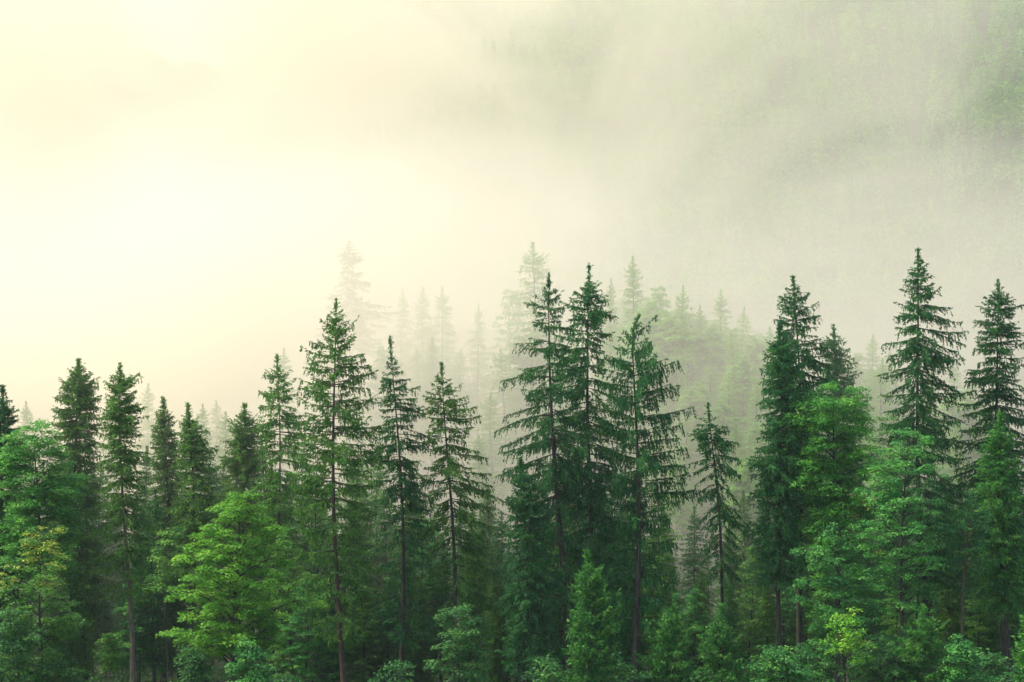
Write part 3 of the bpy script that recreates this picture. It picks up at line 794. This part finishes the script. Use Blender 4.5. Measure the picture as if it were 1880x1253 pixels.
def far_trees(n):
    k = 0
    while k < n:
        Y = RISE - 20 + 480 * rg.random()
        px = rg.uniform(640, 2050)
        x = px2x(px, Y)
        if py2z(-60, Y) < ground(x, Y) - 5:
            continue
        k += 1
        g = gz(x, Y)
        H = rg.uniform(15, 27)
        w = H * rg.uniform(.15, .22)
        broad = rg.random() < .45
        q = 230
        u = rg.random(q) ** .75
        a = rg.random(q) * 6.283
        if broad:
            zz = H * (.25 + .6 * (1 - u * .0)) * rg.uniform(.55, 1.0, q)
            rad = w * 1.35 * np.sqrt(np.clip(1 - ((zz / H - .6) / .42) ** 2, 0, 1)) * rg.uniform(.6, 1.05, q)
        else:
            zz = H * (1 - u)
            tier = .75 + .25 * np.sin(zz * 5.0)
            rad = w * u ** .8 * rg.uniform(.55, 1.05, q) * tier
        pos = np.stack([x + np.cos(a) * rad, Y + np.sin(a) * rad, g + zz], 1)
        d = unit(np.stack([np.cos(a), np.sin(a), np.full(q, -.35)], 1) + rg.normal(size=(q, 3)) * .45)
        t0 = rg.uniform(.15, .75) + (.2 if broad else 0)
        F.quads(diamonds(rg, pos, d, rg.uniform(.8, 1.6, q), rg.uniform(.45, .9, q)), np.clip(t0 + rg.normal(0, .16, q), 0, 1))


far_trees(2300)
M_FAR = leaf_mat('far_foliage', [(0, (.030, .130, .030)), (.5, (.100, .270, .045)), (1, (.22, .42, .065))], .38)
fo = bpy.data.objects.new('forest', F.mesh('forest', M_FAR))
COL.objects.link(fo)
fo['kind'] = 'stuff'
fo['label'] = 'wooded mountain slope dissolving in the mist'
fo['category'] = 'forest'

# the stand goes on beyond both edges of the view
def mesh_arrays(me):
    v = np.empty(len(me.vertices) * 3, np.float32)
    me.vertices.foreach_get("co", v)
    f = np.empty(len(me.loops), np.int32)
    me.loops.foreach_get("vertex_index", f)
    t_ = np.empty(len(me.vertices), np.float32)
    me.attributes["tint"].data.foreach_get("value", t_)
    return v.reshape(-1, 3).astype(float), f.reshape(-1, 4), t_


S, SW = Geo(), Geo()
for q_ in range(18):
    sd = -1 if q_ % 2 else 1
    Y = 122 + 50 * rnd.random()
    x = sd * (TAN * Y + 3.4 + 15 * rnd.random())
    src = gen[q_ % 5]
    h = rnd.uniform(.7, 1.1)
    a_ = rnd.uniform(0, 6.28)
    M_ = np.array([[math.cos(a_), -math.sin(a_), 0], [math.sin(a_), math.cos(a_), 0], [0, 0, 1]]) * h
    for part, G_ in (('crown', S), ('trunk', SW)):
        v_, f_, t_ = mesh_arrays(src[part])
        G_.v.append(v_ @ M_.T + np.array([x, Y, gz(x, Y)]))
        G_.f.append(f_ + G_.n)
        G_.t.append(t_)
        G_.n += len(v_)
S.join(SW)
so_ = bpy.data.objects.new('forest', S.mesh('forest', M_MID, mat2=M_BARK))
COL.objects.link(so_)
so_['kind'] = 'stuff'
so_['label'] = 'continuing spruce stand at both sides'
so_['category'] = 'forest'

# undergrowth on the forest floor
U = Geo()
n = 6400
uy = 104 + 92 * rg.random(n)
ux = (rg.random(n) - .5) * 2 * .38 * uy
ug = ground(ux, uy)
nl = 26
ui = np.repeat(np.arange(n), nl)
q = len(ui)
hgt = rg.uniform(.3, 1.3, n)
pos = np.stack([ux[ui] + rg.normal(size=q) * .5, uy[ui] + rg.normal(size=q) * .5, ug[ui] + hgt[ui] * rg.random(q)], 1)
U.quads(diamonds(rg, pos, unit(rg.normal(size=(q, 3)) * [1, 1, .6] + [0, 0, .3]), rg.uniform(.18, .36, q), rg.uniform(.09, .17, q)),
        np.clip(rg.uniform(.2, .8, n)[ui] + rg.normal(0, .1, q), 0, 1))
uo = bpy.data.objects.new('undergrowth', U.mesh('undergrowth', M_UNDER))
COL.objects.link(uo)
uo['kind'] = 'stuff'
uo['label'] = 'low leafy undergrowth covering the forest floor'
uo['category'] = 'undergrowth'

# ------------------------------------------------------------------ terrain
xs = np.linspace(-520, 520, 170)
ys = np.concatenate([np.linspace(-110, 200, 70), np.linspace(205, 420, 40), np.linspace(428, 1350, 110)])
XX, YY = np.meshgrid(xs, ys)
ZZ = ground(XX, YY)
V = np.stack([XX, YY, ZZ], -1).reshape(-1, 3)
nx, ny = len(xs), len(ys)
ii = (np.arange(ny - 1)[:, None] * nx + np.arange(nx - 1)[None]).reshape(-1)
Fq = np.stack([ii, ii + 1, ii + nx + 1, ii + nx], 1)
gm = bpy.data.meshes.new('terrain')
gm.from_pydata(V.tolist(), [], Fq.tolist())
gm.polygons.foreach_set("use_smooth", np.ones(len(Fq), bool))
m = bpy.data.materials.new('forest_ground')
m.use_nodes = True
t = m.node_tree
p = t.nodes['Principled BSDF']
p.inputs['Roughness'].default_value = .95
g_ = t.nodes.new('ShaderNodeNewGeometry')
nz = t.nodes.new('ShaderNodeTexNoise')
nz.inputs['Scale'].default_value = .5
nz.inputs['Detail'].default_value = 8
rp = t.nodes.new('ShaderNodeValToRGB')
rp.color_ramp.elements[0].position = .35
rp.color_ramp.elements[0].color = (.022, .030, .014, 1)
rp.color_ramp.elements[1].position = .7
rp.color_ramp.elements[1].color = (.040, .075, .022, 1)
t.links.new(g_.outputs['Position'], nz.inputs[0])
t.links.new(nz.outputs[0], rp.inputs[0])
t.links.new(rp.outputs[0], p.inputs['Base Color'])
gm.materials.append(m)
go = bpy.data.objects.new('terrain', gm)
COL.objects.link(go)
go['kind'] = 'structure'


# ------------------------------------------------------------------ air
def box(name, a, b, m):
    vs = [(x, y, z) for x in (a[0], b[0]) for y in (a[1], b[1]) for z in (a[2], b[2])]
    fs = [(0, 1, 3, 2), (4, 6, 7, 5), (0, 4, 5, 1), (2, 3, 7, 6), (0, 2, 6, 4), (1, 5, 7, 3)]
    me = bpy.data.meshes.new(name)
    me.from_pydata(vs, [], fs)
    me.materials.append(m)
    o = bpy.data.objects.new(name, me)
    COL.objects.link(o)
    o['kind'] = 'stuff'
    return o


def vol_mat(name, col, an):
    m = bpy.data.materials.new(name)
    m.use_nodes = True
    t = m.node_tree
    t.nodes.clear()
    o = t.nodes.new('ShaderNodeOutputMaterial')
    v = t.nodes.new('ShaderNodeVolumePrincipled')
    v.inputs['Color'].default_value = (*col, 1)
    v.inputs['Anisotropy'].default_value = an
    t.links.new(v.outputs[0], o.inputs['Volume'])
    return m, t, v


MOFF = (162, 37, 223)
HZ_D = 0.00013
m, t, v = vol_mat('haze_air', (.78, .95, .97), .2)
v.inputs['Density'].default_value = HZ_D
box('haze', (-540, -130, -6), (540, 1370, 600), m)


class NB:
    """small node builder for the density of a mist bank"""

    def __init__(self, t):
        self.t = t
        g = t.nodes.new('ShaderNodeNewGeometry')
        self.pos = g.outputs['Position']
        sp = t.nodes.new('ShaderNodeSeparateXYZ')
        t.links.new(self.pos, sp.inputs[0])
        self.x, self.y, self.z = sp.outputs

    def put(self, s, v):
        if isinstance(v, (int, float)):
            s.default_value = v
        else:
            self.t.links.new(v, s)

    def math(self, op, a, b):
        n = self.t.nodes.new('ShaderNodeMath')
        n.operation = op
        self.put(n.inputs[0], a)
        self.put(n.inputs[1], b)
        return n.outputs[0]

    def ramp(self, v, a, b, c, d, smooth=True):
        n = self.t.nodes.new('ShaderNodeMapRange')
        n.interpolation_type = 'SMOOTHSTEP' if smooth else 'LINEAR'
        self.put(n.inputs[0], v)
        for k, q in enumerate((a, b, c, d)):
            n.inputs[k + 1].default_value = q
        return n.outputs[0]

    def noise(self, scale, detail=3, stretch=(1, 1, 1), rot=0.0, off=(0, 0, 0), rough=.5, dist=0.0):
        mp = self.t.nodes.new('ShaderNodeMapping')
        mp.inputs['Rotation'].default_value = (0, rot, 0)
        mp.inputs['Scale'].default_value = stretch
        mp.inputs['Location'].default_value = off
        self.t.links.new(self.pos, mp.inputs[0])
        nz = self.t.nodes.new('ShaderNodeTexNoise')
        nz.inputs['Scale'].default_value = scale
        nz.inputs['Detail'].default_value = detail
        nz.inputs['Roughness'].default_value = rough
        nz.inputs['Distortion'].default_value = dist
        self.t.links.new(mp.outputs[0], nz.inputs[0])
        return nz.outputs[0]


# low mist lying behind the front stand
m, t, v = vol_mat('low_mist', (.99, .941, .80), .18)
b = NB(t)
side = b.math('ADD', b.ramp(b.x, -44, 20, .031, .004), b.ramp(b.x, 10, 50, .0115, .006))
front = b.math('MULTIPLY', b.math('ADD', b.ramp(b.y, 172, 215, 0, .81), b.ramp(b.y, 127, 162, 0, .19)), b.ramp(b.y, 250, 310, 1, .12))
lift = b.math('MULTIPLY', b.math('SUBTRACT', b.noise(1 / 45, 2, (1, 1, 1.4), 0, (9, 3, 5)), .5), 44.0)
top = b.ramp(b.math('ADD', b.z, lift), 20, 56, 1.0, .02)
nzs = b.ramp(b.noise(1 / 28, 3), .35, .65, .55, 1.45)
v_ = b.math('MULTIPLY', b.math('MULTIPLY', side, front), b.math('MULTIPLY', top, nzs))
t.links.new(v_, v.inputs['Density'])
m.cycles.volume_step_rate = .35
box('mist', (-150, 126, -4), (150, 400, 105), m)

# drifting cloud in front of the wooded slope
m, t, v = vol_mat('drifting_mist', (.99, .938, .78), .2)
b = NB(t)
side = b.ramp(b.x, -100, 110, .0080, .0020)
n1 = b.ramp(b.noise(1 / 95, 5, (1.0, .2, 1.5), R(35), MOFF, .62, 1.1), .38, .66, .30, 1.75)
front = b.ramp(b.y, 430, 560, 0, 1)
high = b.ramp(b.z, 165, 235, 1.0, .05)
v_ = b.math('MULTIPLY', b.math('MULTIPLY', side, front), b.math('MULTIPLY', high, n1))
t.links.new(v_, v.inputs['Density'])
m.cycles.volume_step_rate = .5
box('mist', (-400, 415, 0), (400, 1180, 240), m)

# ------------------------------------------------------------------ light
EL, AZ = R(55), R(-86)
w = bpy.data.worlds.new("World")
sc.world = w
w.use_nodes = True
nt = w.node_tree
bg = nt.nodes['Background']
sky = nt.nodes.new('ShaderNodeTexSky')
sky.sky_type = 'NISHITA'
sky.sun_disc = False
sky.sun_elevation = EL
sky.sun_rotation = AZ
sky.air_density = 1.0
sky.dust_density = 5.0
sky.ozone_density = 1.0
nt.links.new(sky.outputs[0], bg.inputs[0])
bg.inputs[1].default_value = 0.15
sun = bpy.data.lights.new('sun', 'SUN')
sun.energy = 1.5
sun.angle = R(14)
sun.color = (1, .92, .74)
so = bpy.data.objects.new('sun', sun)
COL.objects.link(so)
d = Vector((math.sin(AZ) * math.cos(EL), math.cos(AZ) * math.cos(EL), math.sin(EL)))
so.rotation_euler = d.to_track_quat('Z', 'Y').to_euler()

cam = bpy.data.cameras.new('camera')
co = bpy.data.objects.new('camera', cam)
COL.objects.link(co)
co.location = (0, 0, CAM_Z)
co.rotation_euler = (math.pi / 2, 0, 0)
cam.sensor_width = 36
cam.lens = 18 / TAN
cam.clip_end = 5000
sc.camera = co

sc.view_settings.view_transform = 'Standard'
sc.view_settings.look = 'None'
sc.view_settings.gamma = 1
sc.view_settings.exposure = 1.1
sc.render.engine = 'CYCLES'
sc.cycles.max_bounces = 16
sc.cycles.diffuse_bounces = 4
sc.cycles.transmission_bounces = 4
sc.cycles.volume_bounces = 12
sc.cycles.use_denoising = True
